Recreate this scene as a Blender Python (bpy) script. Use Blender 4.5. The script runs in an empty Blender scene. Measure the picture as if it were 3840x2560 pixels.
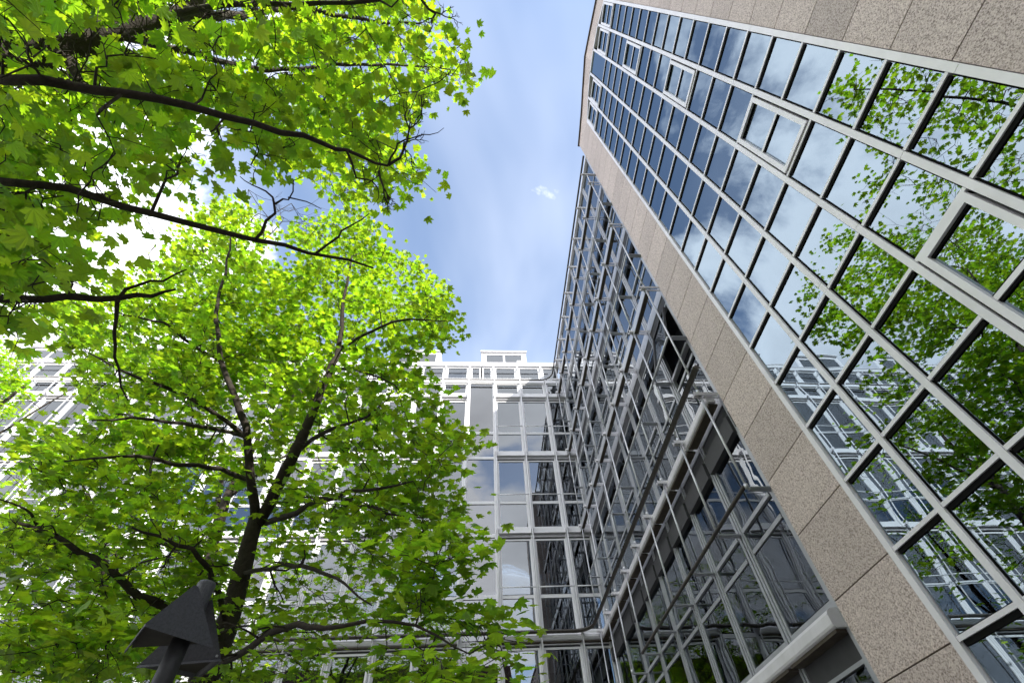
import bpy, math, random
import numpy as np
from mathutils import Vector, Matrix
random.seed(7); rng = np.random.default_rng(11)
scene = bpy.context.scene
col = scene.collection

# ---------------------------------------------------------------- camera
F, PITCH, ROLL, YAW = 1731.0, 0.901024369, 0.073805472, -0.109667891
EYE = 1.6
cp, sp, cr, sr = math.cos(PITCH), math.sin(PITCH), math.cos(ROLL), math.sin(ROLL)
cy_, sy_ = math.cos(YAW), math.sin(YAW)
def cam_dir(x2, u2, fw):
    x = x2*cr+u2*sr; u = -x2*sr+u2*cr
    y = fw*cp-u*sp; z = fw*sp+u*cp
    return np.array([x*cy_-y*sy_, x*sy_+y*cy_, z])
def ray(px, py):
    return cam_dir((px-1920)/F, -(py-1280)/F, 1.0)
cam = bpy.data.cameras.new('camera'); cam.lens = 36*F/3840; cam.sensor_width = 36
cam.clip_start = 0.05; cam.clip_end = 3000
camo = bpy.data.objects.new('camera', cam); col.objects.link(camo)
r_, u_, f_ = cam_dir(1, 0, 0), cam_dir(0, 1, 0), cam_dir(0, 0, 1)
camo.matrix_world = Matrix(((r_[0], u_[0], -f_[0], 0), (r_[1], u_[1], -f_[1], 0), (r_[2], u_[2], -f_[2], EYE), (0, 0, 0, 1)))
scene.camera = camo
scene.view_settings.view_transform = 'Standard'; scene.view_settings.look = 'None'
scene.view_settings.gamma = 1; scene.view_settings.use_curve_mapping = False
scene.view_settings.exposure = 1.3
scene.render.engine = 'CYCLES'
scene.cycles.max_bounces = 9; scene.cycles.transparent_max_bounces = 12; scene.cycles.glossy_bounces = 5

# ---------------------------------------------------------------- light
SUN = Vector((1.0, -1.5, 1.18)).normalized()
sun_el = math.asin(SUN.z); sun_az = math.atan2(SUN.x, SUN.y)
ld = bpy.data.lights.new('sun', 'SUN'); ld.energy = 4.2; ld.angle = math.radians(0.5); ld.color = (1, .955, .88)
lo = bpy.data.objects.new('sun', ld); col.objects.link(lo); lo.location = (20, -30, 40)
lo.rotation_euler = (-SUN).to_track_quat('-Z', 'Y').to_euler()

world = bpy.data.worlds.new('World'); scene.world = world; world.use_nodes = True
nt = world.node_tree; N = nt.nodes; L = nt.links; N.clear()
def nd(t, **kw):
    n = N.new(t)
    for k, v in kw.items(): setattr(n, k, v)
    return n
def wmath(op, a, b=None, clamp=False):
    n = N.new('ShaderNodeMath'); n.operation = op; n.use_clamp = clamp
    for i, v in enumerate((a, b)):
        if v is None: continue
        if isinstance(v, (int, float)): n.inputs[i].default_value = v
        else: L.new(v, n.inputs[i])
    return n.outputs[0]
sky = nd('ShaderNodeTexSky', sky_type='NISHITA', sun_disc=False, sun_elevation=sun_el, sun_rotation=sun_az, air_density=1.0, dust_density=0.35, ozone_density=1.2)
SKY_STR = 0.15
tc = nd('ShaderNodeTexCoord'); sx = nd('ShaderNodeSeparateXYZ'); L.new(tc.outputs['Generated'], sx.inputs[0])
den = wmath('ADD', wmath('MAXIMUM', sx.outputs[2], 0.0), 0.22)
cx = nd('ShaderNodeCombineXYZ'); L.new(wmath('DIVIDE', sx.outputs[0], den), cx.inputs[0]); L.new(wmath('DIVIDE', sx.outputs[1], den), cx.inputs[1]); cx.inputs[2].default_value = 2.9
n1 = nd('ShaderNodeTexNoise'); n1.inputs['Scale'].default_value = 2.1; n1.inputs['Detail'].default_value = 9; n1.inputs['Roughness'].default_value = .56; n1.inputs['Distortion'].default_value = .25
L.new(cx.outputs[0], n1.inputs['Vector'])
n2 = nd('ShaderNodeTexNoise'); n2.inputs['Scale'].default_value = .55; n2.inputs['Detail'].default_value = 2
L.new(cx.outputs[0], n2.inputs['Vector'])
# more cloud towards the west (-x) and south (-y), clearer above the courtyard
def ramp(v, a, b, c, d):
    n = nd('ShaderNodeMapRange', interpolation_type='SMOOTHSTEP'); L.new(v, n.inputs[0])
    for i, q in enumerate((a, b, c, d)): n.inputs[i+1].default_value = q
    return n.outputs[0]
cov = wmath('MAXIMUM', ramp(sx.outputs[0], -.50, -.20, .175, .0), ramp(sx.outputs[1], -.40, .05, .20, .0))
cov = wmath('ADD', cov, wmath('MULTIPLY', n2.outputs[0], .22))
cl = wmath('ADD', n1.outputs[0], cov)
mr = nd('ShaderNodeMapRange', interpolation_type='SMOOTHSTEP'); L.new(cl, mr.inputs[0]); mr.inputs[1].default_value = .665; mr.inputs[2].default_value = .775
mr.inputs[3].default_value = 0; mr.inputs[4].default_value = .95
# thin high veil
n3 = nd('ShaderNodeTexNoise'); n3.inputs['Scale'].default_value = 1.1; n3.inputs['Detail'].default_value = 5; n3.inputs['Roughness'].default_value = .52; n3.inputs['Distortion'].default_value = .3
mp = nd('ShaderNodeMapping'); mp.inputs['Scale'].default_value = (1.5, .8, 1); mp.inputs['Rotation'].default_value = (0, 0, .35); L.new(cx.outputs[0], mp.inputs[0]); L.new(mp.outputs[0], n3.inputs['Vector'])
veil = nd('ShaderNodeMapRange', interpolation_type='SMOOTHSTEP'); L.new(n3.outputs[0], veil.inputs[0]); veil.inputs[1].default_value = .38; veil.inputs[2].default_value = .8; veil.inputs[3].default_value = .02; veil.inputs[4].default_value = .26
fac = wmath('MAXIMUM', mr.outputs[0], veil.outputs[0])
# cloud brightness: lighter edges, grey thick parts
mr2 = nd('ShaderNodeMapRange'); L.new(cl, mr2.inputs[0]); mr2.inputs[1].default_value = .70; mr2.inputs[2].default_value = 1.02; mr2.inputs[3].default_value = 1.0; mr2.inputs[4].default_value = .58
cc = nd('ShaderNodeMix', data_type='RGBA', blend_type='MULTIPLY'); cc.inputs[0].default_value = 1
cc.inputs[6].default_value = (7.6, 7.7, 8.0, 1); L.new(mr2.outputs[0], cc.inputs[7])
mx = nd('ShaderNodeMix', data_type='RGBA'); L.new(fac, mx.inputs[0]); L.new(sky.outputs[0], mx.inputs[6]); L.new(cc.outputs[2], mx.inputs[7])
bg = nd('ShaderNodeBackground'); bg.inputs['Strength'].default_value = SKY_STR; L.new(mx.outputs[2], bg.inputs[0])
wo = nd('ShaderNodeOutputWorld'); L.new(bg.outputs[0], wo.inputs[0])

# ---------------------------------------------------------------- materials
def mat(name, color, rough=.5, metal=0.0, noise=0.0, scale=8.0, bump=0.0, bscale=None, spec=.5):
    m = bpy.data.materials.new(name); m.use_nodes = True; t = m.node_tree; b = t.nodes['Principled BSDF']
    b.inputs['Base Color'].default_value = (*color, 1); b.inputs['Roughness'].default_value = rough; b.inputs['Metallic'].default_value = metal
    b.inputs['Specular IOR Level'].default_value = spec
    g = t.nodes.new('ShaderNodeNewGeometry')
    if noise:
        n = t.nodes.new('ShaderNodeTexNoise'); n.inputs['Scale'].default_value = scale; n.inputs['Detail'].default_value = 6; n.inputs['Roughness'].default_value = .65
        t.links.new(g.outputs['Position'], n.inputs['Vector'])
        r = t.nodes.new('ShaderNodeMapRange'); r.inputs[1].default_value = .25; r.inputs[2].default_value = .75; r.inputs[3].default_value = 1-noise; r.inputs[4].default_value = 1+noise
        t.links.new(n.outputs[0], r.inputs[0])
        x = t.nodes.new('ShaderNodeMix'); x.data_type = 'RGBA'; x.blend_type = 'MULTIPLY'; x.inputs[0].default_value = 1
        x.inputs[6].default_value = (*color, 1); t.links.new(r.outputs[0], x.inputs[7]); t.links.new(x.outputs[2], b.inputs['Base Color'])
    if bump:
        n = t.nodes.new('ShaderNodeTexNoise'); n.inputs['Scale'].default_value = bscale or scale; n.inputs['Detail'].default_value = 5
        t.links.new(g.outputs['Position'], n.inputs['Vector'])
        bp = t.nodes.new('ShaderNodeBump'); bp.inputs['Strength'].default_value = bump; bp.inputs['Distance'].default_value = .01
        t.links.new(n.outputs[0], bp.inputs['Height']); t.links.new(bp.outputs[0], b.inputs['Normal'])
    return m
M = {}
M['white'] = mat('white painted aluminium', (.68, .68, .70), .36, 0, .07, 2.5)
M['alu'] = mat('grey anodised aluminium', (.72, .705, .73), .36, .10, .10, 3.0)
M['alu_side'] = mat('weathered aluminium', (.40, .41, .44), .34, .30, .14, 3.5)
M['rod'] = mat('galvanised rod', (.58, .59, .62), .33, .35, .10, 9)
M['rail'] = mat('shade darkened brown rail', (.055, .048, .042), .6, .2, .35, 14)  # brown taken darker: the shade on the rail's underside is in the colour
M['gasket'] = mat('black rubber gasket', (.008, .008, .008), .9, spec=.08)
M['dark'] = mat('dark housing', (.045, .045, .05), .6, 0, .2, 5)
M['olive'] = mat('brown underside lining', (.075, .06, .045), .75, 0, .4, 7)  # mottled brown, darker than the boxes and beams it lines
M['roof'] = mat('grey roof sheet', (.28, .28, .29), .6, 0, .15, 2)
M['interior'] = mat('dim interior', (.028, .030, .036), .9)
M['blind'] = mat('grey interior blind', (.20, .20, .22), .9, 0, .1, 4)
M['curtain'] = mat('pale curtain', (.30, .30, .32), .9, 0, .15, 9)
M['coping'] = mat('dark bronze coping', (.06, .042, .03), .5, .2, .3, 6)
M['bark'] = mat('maple bark', (.033, .025, .019), .95, 0, .55, 14, .9, 40)
M['lamp'] = mat('dark grey coated sheet', (.072, .074, .092), .5, .0, .35, 60, .5, 160)
M['post'] = mat('dark post paint', (.028, .028, .032), .6, 0, .3, 30)
M['lampin'] = mat('lamp inside sheet', (.04, .035, .032), .7, 0, .3, 12)
M['paving'] = mat('concrete paving', (.23, .22, .20), .9, 0, .25, 3)
M['kerb'] = mat('kerb stone', (.30, .29, .27), .85, 0, .2, 6)
M['soil'] = mat('planting soil', (.06, .05, .035), 1, 0, .3, 5)
M['plaster'] = mat('brown plaster wall', (.20, .16, .13), .9, 0, .15, 2)
M['tile'] = mat('brown clay roof tile', (.10, .055, .04), .85, 0, .4, 6)

def granite(name, c1, c2, c3, sc=78):
    m = bpy.data.materials.new(name); m.use_nodes = True; t = m.node_tree; b = t.nodes['Principled BSDF']; b.inputs['Roughness'].default_value = .62
    g = t.nodes.new('ShaderNodeNewGeometry'); oi = t.nodes.new('ShaderNodeObjectInfo')
    n = t.nodes.new('ShaderNodeTexNoise'); n.inputs['Scale'].default_value = sc; n.inputs['Detail'].default_value = 3; n.inputs['Roughness'].default_value = .7
    t.links.new(g.outputs['Position'], n.inputs['Vector'])
    r = t.nodes.new('ShaderNodeValToRGB'); e = r.color_ramp.elements
    e[0].position = .35; e[0].color = (*c1, 1); e[1].position = .65; e[1].color = (*c3, 1)
    k = e.new(.47); k.color = (*c2, 1)
    t.links.new(n.outputs[0], r.inputs[0])
    n2 = t.nodes.new('ShaderNodeTexNoise'); n2.inputs['Scale'].default_value = 1.3; n2.inputs['Detail'].default_value = 4; t.links.new(g.outputs['Position'], n2.inputs['Vector'])
    a = t.nodes.new('ShaderNodeMath'); a.operation = 'MULTIPLY_ADD'; t.links.new(oi.outputs['Random'], a.inputs[0]); a.inputs[1].default_value = .24; a.inputs[2].default_value = .75
    a2 = t.nodes.new('ShaderNodeMath'); a2.operation = 'MULTIPLY_ADD'; t.links.new(n2.outputs[0], a2.inputs[0]); a2.inputs[1].default_value = .26; t.links.new(a.outputs[0], a2.inputs[2])
    x = t.nodes.new('ShaderNodeMix'); x.data_type = 'RGBA'; x.blend_type = 'MULTIPLY'; x.inputs[0].default_value = 1
    t.links.new(r.outputs[0], x.inputs[6]); t.links.new(a2.outputs[0], x.inputs[7]); t.links.new(x.outputs[2], b.inputs['Base Color'])
    bp = t.nodes.new('ShaderNodeBump'); bp.inputs['Strength'].default_value = .06; bp.inputs['Distance'].default_value = .004; t.links.new(n.outputs[0], bp.inputs['Height']); t.links.new(bp.outputs[0], b.inputs['Normal'])
    return m
M['granite'] = granite('flamed pink grey granite', (.13, .095, .08), (.44, .36, .325), (.68, .59, .54))

def glass(name, tint, base, refl, wav=.02, wscale=1.2):
    # coated pane: see-through tinted part plus a mirror part that follows Fresnel
    m = bpy.data.materials.new(name); m.use_nodes = True; t = m.node_tree; t.nodes.clear()
    o = t.nodes.new('ShaderNodeOutputMaterial'); tr = t.nodes.new('ShaderNodeBsdfTransparent'); tr.inputs[0].default_value = (*tint, 1)
    gl = t.nodes.new('ShaderNodeBsdfGlossy'); gl.inputs['Roughness'].default_value = 0.0; gl.inputs['Color'].default_value = (*refl, 1)
    mx = t.nodes.new('ShaderNodeMixShader'); fr = t.nodes.new('ShaderNodeFresnel'); fr.inputs['IOR'].default_value = base
    g = t.nodes.new('ShaderNodeNewGeometry'); n = t.nodes.new('ShaderNodeTexNoise'); n.inputs['Scale'].default_value = wscale; n.inputs['Detail'].default_value = 1.5
    oi = t.nodes.new('ShaderNodeObjectInfo'); ad = t.nodes.new('ShaderNodeVectorMath'); ad.operation = 'ADD'
    ml = t.nodes.new('ShaderNodeMath'); ml.operation = 'MULTIPLY'; ml.inputs[1].default_value = 60; t.links.new(oi.outputs['Random'], ml.inputs[0])
    t.links.new(g.outputs['Position'], ad.inputs[0]); t.links.new(ml.outputs[0], ad.inputs[1]); t.links.new(ad.outputs[0], n.inputs['Vector'])
    bp = t.nodes.new('ShaderNodeBump'); bp.inputs['Strength'].default_value = 1; bp.inputs['Distance'].default_value = wav; t.links.new(n.outputs[0], bp.inputs['Height'])
    # each pane sits a touch out of true
    wn = t.nodes.new('ShaderNodeTexWhiteNoise'); wn.noise_dimensions = '1D'; t.links.new(ml.outputs[0], wn.inputs['W'])
    sb_ = t.nodes.new('ShaderNodeVectorMath'); sb_.operation = 'SUBTRACT'; t.links.new(wn.outputs['Color'], sb_.inputs[0]); sb_.inputs[1].default_value = (.5, .5, .5)
    sc_ = t.nodes.new('ShaderNodeVectorMath'); sc_.operation = 'SCALE'; t.links.new(sb_.outputs[0], sc_.inputs[0]); sc_.inputs['Scale'].default_value = .006
    aa = t.nodes.new('ShaderNodeVectorMath'); aa.operation = 'ADD'; t.links.new(bp.outputs[0], aa.inputs[0]); t.links.new(sc_.outputs[0], aa.inputs[1])
    nn = t.nodes.new('ShaderNodeVectorMath'); nn.operation = 'NORMALIZE'; t.links.new(aa.outputs[0], nn.inputs[0])
    t.links.new(nn.outputs[0], gl.inputs['Normal'])
    rn = t.nodes.new('ShaderNodeTexNoise'); rn.inputs['Scale'].default_value = 3; rn.inputs['Detail'].default_value = 5; t.links.new(g.outputs['Position'], rn.inputs['Vector'])
    rr_ = t.nodes.new('ShaderNodeMapRange'); rr_.inputs[1].default_value = .45; rr_.inputs[2].default_value = .75; rr_.inputs[3].default_value = 0; rr_.inputs[4].default_value = .018; t.links.new(rn.outputs[0], rr_.inputs[0]); t.links.new(rr_.outputs[0], gl.inputs['Roughness'])
    t.links.new(fr.outputs[0], mx.inputs[0]); t.links.new(tr.outputs[0], mx.inputs[1]); t.links.new(gl.outputs[0], mx.inputs[2]); t.links.new(mx.outputs[0], o.inputs[0])
    return m
M['glass_g'] = glass('solar control glass', (.26, .34, .38), 3.5, (.70, .86, 1.0), .004, 1.0)
M['glass_b'] = glass('office window glass', (.42, .46, .50), 2.35, (.88, .93, .98), .002, .8)
M['glass_s'] = glass('side window glass', (.40, .43, .46), 2.5, (.86, .93, 1.0), .005, 1.1)
M['glass_blind'] = glass('opaque spandrel glass', (.20, .21, .23), 2.5, (.88, .90, .93), .004, .8)

def leafmat(name, c, tcol, veins=True):
    m = bpy.data.materials.new(name); m.use_nodes = True; t = m.node_tree; t.nodes.clear()
    o = t.nodes.new('ShaderNodeOutputMaterial'); g = t.nodes.new('ShaderNodeNewGeometry')
    oi = t.nodes.new('ShaderNodeObjectInfo')
    ad = t.nodes.new('ShaderNodeMath'); ad.operation = 'ADD'; t.links.new(g.outputs['Random Per Island'], ad.inputs[0]); t.links.new(oi.outputs['Random'], ad.inputs[1])
    fr = t.nodes.new('ShaderNodeMath'); fr.operation = 'FRACT'; t.links.new(ad.outputs[0], fr.inputs[0])
    r = t.nodes.new('ShaderNodeMapRange'); r.inputs[3].default_value = .62; r.inputs[4].default_value = 1.35; t.links.new(fr.outputs[0], r.inputs[0])
    hs = t.nodes.new('ShaderNodeMapRange'); hs.inputs[3].default_value = .475; hs.inputs[4].default_value = .515; 
    f2 = t.nodes.new('ShaderNodeMath'); f2.operation = 'MULTIPLY'; f2.inputs[1].default_value = 7.13; t.links.new(fr.outputs[0], f2.inputs[0])
    f3 = t.nodes.new('ShaderNodeMath'); f3.operation = 'FRACT'; t.links.new(f2.outputs[0], f3.inputs[0]); t.links.new(f3.outputs[0], hs.inputs[0])
    out = []
    for cl_ in (c, tcol):
        h = t.nodes.new('ShaderNodeHueSaturation'); h.inputs['Color'].default_value = (*cl_, 1); t.links.new(hs.outputs[0], h.inputs['Hue']); t.links.new(r.outputs[0], h.inputs['Value']); out.append(h.outputs[0])
    d = t.nodes.new('ShaderNodeBsdfDiffuse'); t.links.new(out[0], d.inputs[0])
    tl = t.nodes.new('ShaderNodeBsdfTranslucent'); t.links.new(out[1], tl.inputs[0])
    a = t.nodes.new('ShaderNodeAddShader'); t.links.new(d.outputs[0], a.inputs[0]); t.links.new(tl.outputs[0], a.inputs[1])
    gl = t.nodes.new('ShaderNodeBsdfGlossy'); gl.inputs['Roughness'].default_value = .45; gl.inputs[0].default_value = (.7, .8, .7, 1)
    mx = t.nodes.new('ShaderNodeMixShader'); mx.inputs[0].default_value = .05; t.links.new(a.outputs[0], mx.inputs[1]); t.links.new(gl.outputs[0], mx.inputs[2])
    t.links.new(mx.outputs[0], o.inputs[0])
    return m
M['leaf'] = leafmat('maple leaf', (.070, .130, .014), (.225, .385, .010))
M['leaf_near'] = leafmat('maple leaf overhead', (.068, .126, .014), (.235, .395, .010))
M['leaf_far'] = leafmat('sunlit maple leaf', (.07, .13, .010), (.20, .36, .006))

# ---------------------------------------------------------------- helpers (heights below are above eye level; EYE is added here)
def link(o, parent=None, loc=None, label=None, cat=None, group=None, kind=None):
    col.objects.link(o)
    if loc is not None: o.location = loc
    if parent is not None:
        o.parent = parent
        o.location = Vector(o.location) - world_loc(parent)
    if label: o['label'] = label
    if cat: o['category'] = cat
    if group: o['group'] = group
    if kind: o['kind'] = kind
    return o
def world_loc(o):
    v = Vector(o.location)
    while o.parent: o = o.parent; v += Vector(o.location)
    return v
def empty(name, loc, label, cat, group=None):
    o = bpy.data.objects.new(name, None); o.empty_display_size = .3
    return link(o, None, Vector(loc), label, cat, group)
def mesh(name, verts, faces, m, smooth=False):
    me = bpy.data.meshes.new(name); me.from_pydata([tuple(v) for v in verts], [], faces); me.materials.append(m)
    if smooth: me.polygons.foreach_set('use_smooth', [True]*len(me.polygons))
    me.update(); return me
BF = [(0, 3, 2, 1), (4, 5, 6, 7), (0, 1, 5, 4), (1, 2, 6, 5), (2, 3, 7, 6), (3, 0, 4, 7)]
def bv(x0, x1, y0, y1, z0, z1):
    return [(x0, y0, z0), (x1, y0, z0), (x1, y1, z0), (x0, y1, z0), (x0, y0, z1), (x1, y0, z1), (x1, y1, z1), (x0, y1, z1)]
cache = {}
def part(name, boxes, m, parent, origin, smooth=False, **kw):
    """one mesh made of boxes (x0,x1,y0,y1,z0,z1); origin = its centre; alike ones share mesh data"""
    ox, oy, oz = origin
    key = (tuple(tuple(round(v, 4) for v in (b[0]-ox, b[1]-ox, b[2]-oy, b[3]-oy, b[4]-oz, b[5]-oz)) for b in boxes), m.name, name)
    me = cache.get(key)
    if me is None:
        V, Fc = [], []
        for b in key[0]:
            k = len(V); V += bv(*b); Fc += [tuple(i+k for i in f) for f in BF]
        me = mesh(name, V, Fc, m); cache[key] = me
    return link(bpy.data.objects.new(name, me), parent, Vector((ox, oy, oz+EYE)), **kw)
def box(name, b, m, parent, **kw):
    return part(name, [b], m, parent, ((b[0]+b[1])/2, (b[2]+b[3])/2, (b[4]+b[5])/2), **kw)
def tube_geo(pts, rads, sides=8, cap=True):
    pts = [np.array(p, float) for p in pts]; n = len(pts)
    V, Fc = [], []; up = None
    for i, p in enumerate(pts):
        t = pts[min(i+1, n-1)]-pts[max(i-1, 0)]; t /= (np.linalg.norm(t)+1e-9)
        if up is None:
            a = np.array([0, 0, 1.]) if abs(t[2]) < .9 else np.array([1., 0, 0])
            up = np.cross(t, a)
        up = up-t*(up@t); up /= (np.linalg.norm(up)+1e-9); w = np.cross(t, up)
        for k in range(sides):
            a = 2*math.pi*k/sides
            V.append(p+(math.cos(a)*up+math.sin(a)*w)*rads[i])
    for i in range(n-1):
        for k in range(sides):
            k2 = (k+1) % sides
            Fc.append((i*sides+k, i*sides+k2, (i+1)*sides+k2, (i+1)*sides+k))
    if cap:
        Fc.append(tuple(range(sides-1, -1, -1))); Fc.append(tuple((n-1)*sides+k for k in range(sides)))
    return V, Fc
def tube(name, pts, r, m, parent, sides=8, smooth=True, **kw):
    rads = r if isinstance(r, (list, tuple)) else [r]*len(pts)
    o = np.array(pts[0], float)
    key = (name, m.name, tuple(tuple(np.round(np.array(p)-o, 4)) for p in pts), tuple(rads), sides)
    me = cache.get(key)
    if me is None:
        V, Fc = tube_geo([np.array(p)-o for p in pts], rads, sides); me = mesh(name, V, Fc, m, smooth); cache[key] = me
    return link(bpy.data.objects.new(name, me), parent, Vector((o[0], o[1], o[2]+EYE)), **kw)
def poly_prism_x(name, poly, x0, x1, m, parent, **kw):
    """polygon given in (y,z) and extruded from x0 to x1"""
    oy = sum(p[0] for p in poly)/len(poly); oz = sum(p[1] for p in poly)/len(poly); n = len(poly)
    V = [(x0-x0, p[0]-oy, p[1]-oz) for p in poly]+[(x1-x0, p[0]-oy, p[1]-oz) for p in poly]
    Fc = [tuple(range(n)), tuple(range(2*n-1, n-1, -1))]+[(i, i+n, (i+1) % n+n, (i+1) % n) for i in range(n)]
    me = mesh(name, V, Fc, m)
    import bmesh
    bm = bmesh.new(); bm.from_mesh(me); bmesh.ops.recalc_face_normals(bm, faces=bm.faces); bm.to_mesh(me); bm.free()
    return link(bpy.data.objects.new(name, me), parent, Vector((x0, oy, oz+EYE)), **kw)
G = -EYE  # ground, seen from eye level

# ---------------------------------------------------------------- ground
def sheet(name, x0, x1, y0, y1, z, m):
    me = mesh(name, [(x0, y0, z), (x1, y0, z), (x1, y1, z), (x0, y1, z)], [(0, 1, 2, 3)], m)
    return link(bpy.data.objects.new(name, me), None, Vector((0, 0, 0)), kind='structure')
sheet('ground', -1500, 1500, -1500, 1500, -.02, M['soil'])
sheet('courtyard_paving', -40, 3.5, -30, 16, 0, M['paving'])
sheet('planting_bed', -9, -2.9, 4.6, 13.5, .006, M['soil'])
part('kerb', [(-9, -2.9, 4.5, 4.6, G, G+.12), (-2.9, -2.8, 4.5, 13.6, G, G+.12), (-9, -2.9, 13.5, 13.6, G, G+.12), (-9.1, -9, 4.5, 13.6, G, G+.12)], M['kerb'], None, (-6, 9, G), kind='structure')

# ================================================================ granite wing (right)
XG = 3.62
gw = empty('granite_office_wing', (3.62, 2.07, 0), 'tall pink grey granite office wing with a gridded glass front under an arched top', 'building')
def arch_glass(y): # top of the glazing
    ys = [.33, 1.02, 1.71, 2.40, 3.09, 3.80]; zs = [17.24, 17.71, 17.91, 17.90, 17.69, 17.22]
    return float(np.interp(y, ys, zs))
def arch_roof(y):
    ys = [-.66, -.2, .45, 1.2, 2.06, 2.92, 3.67, 4.35, 4.80]; zs = [18.10, 18.22, 18.44, 18.78, 19.12, 18.76, 18.42, 18.22, 18.10]
    return float(np.interp(y, ys, zs))
YL, YR = 4.80, -.66
# body behind
poly_prism_x('wall', [(YR+.04, G), (YL-.04, G), (YL-.04, 18.0), (3.67, 18.3), (2.92, 18.62), (2.06, 18.98), (1.2, 18.65), (.45, 18.32), (YR+.04, 18.0)], XG+.42, 14, M['dark'], gw)
poly_prism_x('roof', [(YR, 18.06), (.45, 18.38), (1.2, 18.72), (2.06, 19.05), (2.92, 18.70), (3.67, 18.36), (YL, 18.06), (YL, 18.0), (YR, 18.0)], XG+.45, 14, M['roof'], gw)
for yy in (YL-.40, YR+.05):
    box('wall', (XG+.045, XG+.42, yy, yy+.35, G, 17.9), M['dark'], gw)
JT = .006
zj = [-1.6, -1.05, -.21, .49] ; zj = [G]+[1.19+.702*k-.702*4 for k in range(1, 4)]
zjs = [1.191+.702*k for k in range(-3, 24)]      # granite joints
zjs = [G]+[z for z in zjs if z > G+.3 and z < 17.35]
def arch_strip(y0, y1, x0=XG, x1=XG+.04):
    pass
for (a, b) in ((3.80, YL), (YR, .33)):
    for i in range(len(zjs)-1):
        z0, z1 = zjs[i], zjs[i+1]
        if z1 > 17.0: z1 = 17.22 if False else z1
        box('granite_panel', (XG, XG+.04, a+JT, b-JT, z0+JT, z1-JT), M['granite'], gw)
ztop = zjs[-1]
# arched frieze with radial joints
st = [(YL, ztop, YL, arch_roof(YL)), (3.80, ztop, 4.25, arch_roof(4.25)), (3.33, None, 3.67, arch_roof(3.67)), (2.69, None, 2.91, arch_roof(2.91)), (2.06, None, 2.06, arch_roof(2.06)),
      (1.43, None, 1.21, arch_roof(1.21)), (.80, None, .45, arch_roof(.45)), (.33, ztop, -.13, arch_roof(-.13)), (YR, ztop, YR, arch_roof(YR))]
for i in range(len(st)-1):
    a, b = st[i], st[i+1]
    za = a[1] if a[1] is not None else arch_glass(a[0]); zb = b[1] if b[1] is not None else arch_glass(b[0])
    top = [(a[2], a[3])]+[(y, arch_roof(y)) for y in (4.35, 2.06, -.2) if b[2] < y < a[2]]+[(b[2], b[3])]
    bot = [(b[0], zb)]
    if b[0] == 3.80 or a[0] == .33: pass
    inner = [y for y in (1.02, 1.71, 2.40, 3.09) if b[0] < y < a[0]]
    bot += [(y, arch_glass(y)) for y in inner]
    if a[0] == 3.80: bot += [(3.80, arch_glass(3.80))]
    if b[0] == .33: bot = [(.33, zb), (.33, arch_glass(.33))]+bot[1:]
    bot += [(a[0], za)]
    P = top+bot
    c = np.mean(P, axis=0); P = [tuple(c+(np.array(p)-c)*.996) for p in P]
    poly_prism_x('frieze_panel', P, XG, XG+.04, M['granite'], gw)
# return at the inner corner
for i in range(len(zjs)-1):
    box('granite_panel', (XG+.044, XG+.72, YL-.04, YL, zjs[i]+JT, zjs[i+1]-JT), M['granite'], gw)
box('granite_panel', (XG+.044, XG+.72, YL-.04, YL, zjs[-1]+JT, 18.06), M['granite'], gw)
# coping
cop = [(y, arch_roof(y)) for y in (YR-.04, -.2, .45, 1.2, 2.06, 2.92, 3.67, 4.35, YL+.05)]
for i in range(len(cop)-1):
    a, b = cop[i], cop[i+1]
    poly_prism_x('coping', [(a[0]+.001, a[1]-.015), (b[0]-.001, b[1]-.015), (b[0]-.001, b[1]+.045), (a[0]+.001, a[1]+.045)], XG-.05, XG+.60, M['coping'], gw)
# glazing: columns and rows
YC = [.363, 1.02, 1.71, 2.40, 3.09, 3.765]
TZ = [1.19+.7*(-1)+.003, ]
tz0 = .487
TR = [tz0+.6975*k for k in range(-3, 23)]     # transom centre heights
TR = [z for z in TR if z > G+.2]
# vents: (column, row transom index low, high) spanning two rows
def near(z): return min(range(len(TR)), key=lambda i: abs(TR[i]-z))
vents = {(1, near(12.33)), (1, near(8.84)), (1, near(5.35)), (1, near(1.87)), (0, near(15.8)), (1, near(15.8)), (3, near(15.8)), (4, near(15.8))}
vent_rows = set()
for c, i in vents: vent_rows.add((c, i)); vent_rows.add((c, i+1))
# vertical mullions (with a hairline joint every few metres)
for k, y in enumerate(YC):
    w = .034 if k in (0, 5) else .032
    zt = arch_glass(y)-.03
    cuts = [G, .1+.07*k, 3.9+.06*k, 7.4, 10.9, 14.4, zt]
    for a, b in zip(cuts[:-1], cuts[1:]):
        box('mullion', (XG-.018, XG+.09, y-w, y+w, a+.002, b-.002), M['alu'], gw)
        if 0 < k < 5: box('gasket', (XG+.006, XG+.092, y-w-.010, y+w+.010, a+.002, b-.002), M['gasket'], gw)
for a, b in zip(YC[:-1], YC[1:]):     # top frame follows the arch
    za, zb = arch_glass(a), arch_glass(b)
    poly_prism_x('top_frame', [(a-.03, za-.085), (b+.03, zb-.085), (b+.03, zb-.008), (a-.03, za-.008)], XG-.020, XG+.085, M['alu'], gw)
# transoms
for c in range(5):
    a, b = YC[c]+.043, YC[c+1]-.043
    for i, z in enumerate(TR):
        if (c, i-1) in vents: continue
        if z > min(arch_glass(a), arch_glass(b))-.25: continue
        box('transom', (XG-.012, XG+.08, a-.006, b+.006, z-.018, z+.016), M['alu'], gw)
        box('gasket', (XG+.002, XG+.082, a+.012, b-.012, z-.056, z-.0185), M['gasket'], gw)
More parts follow.
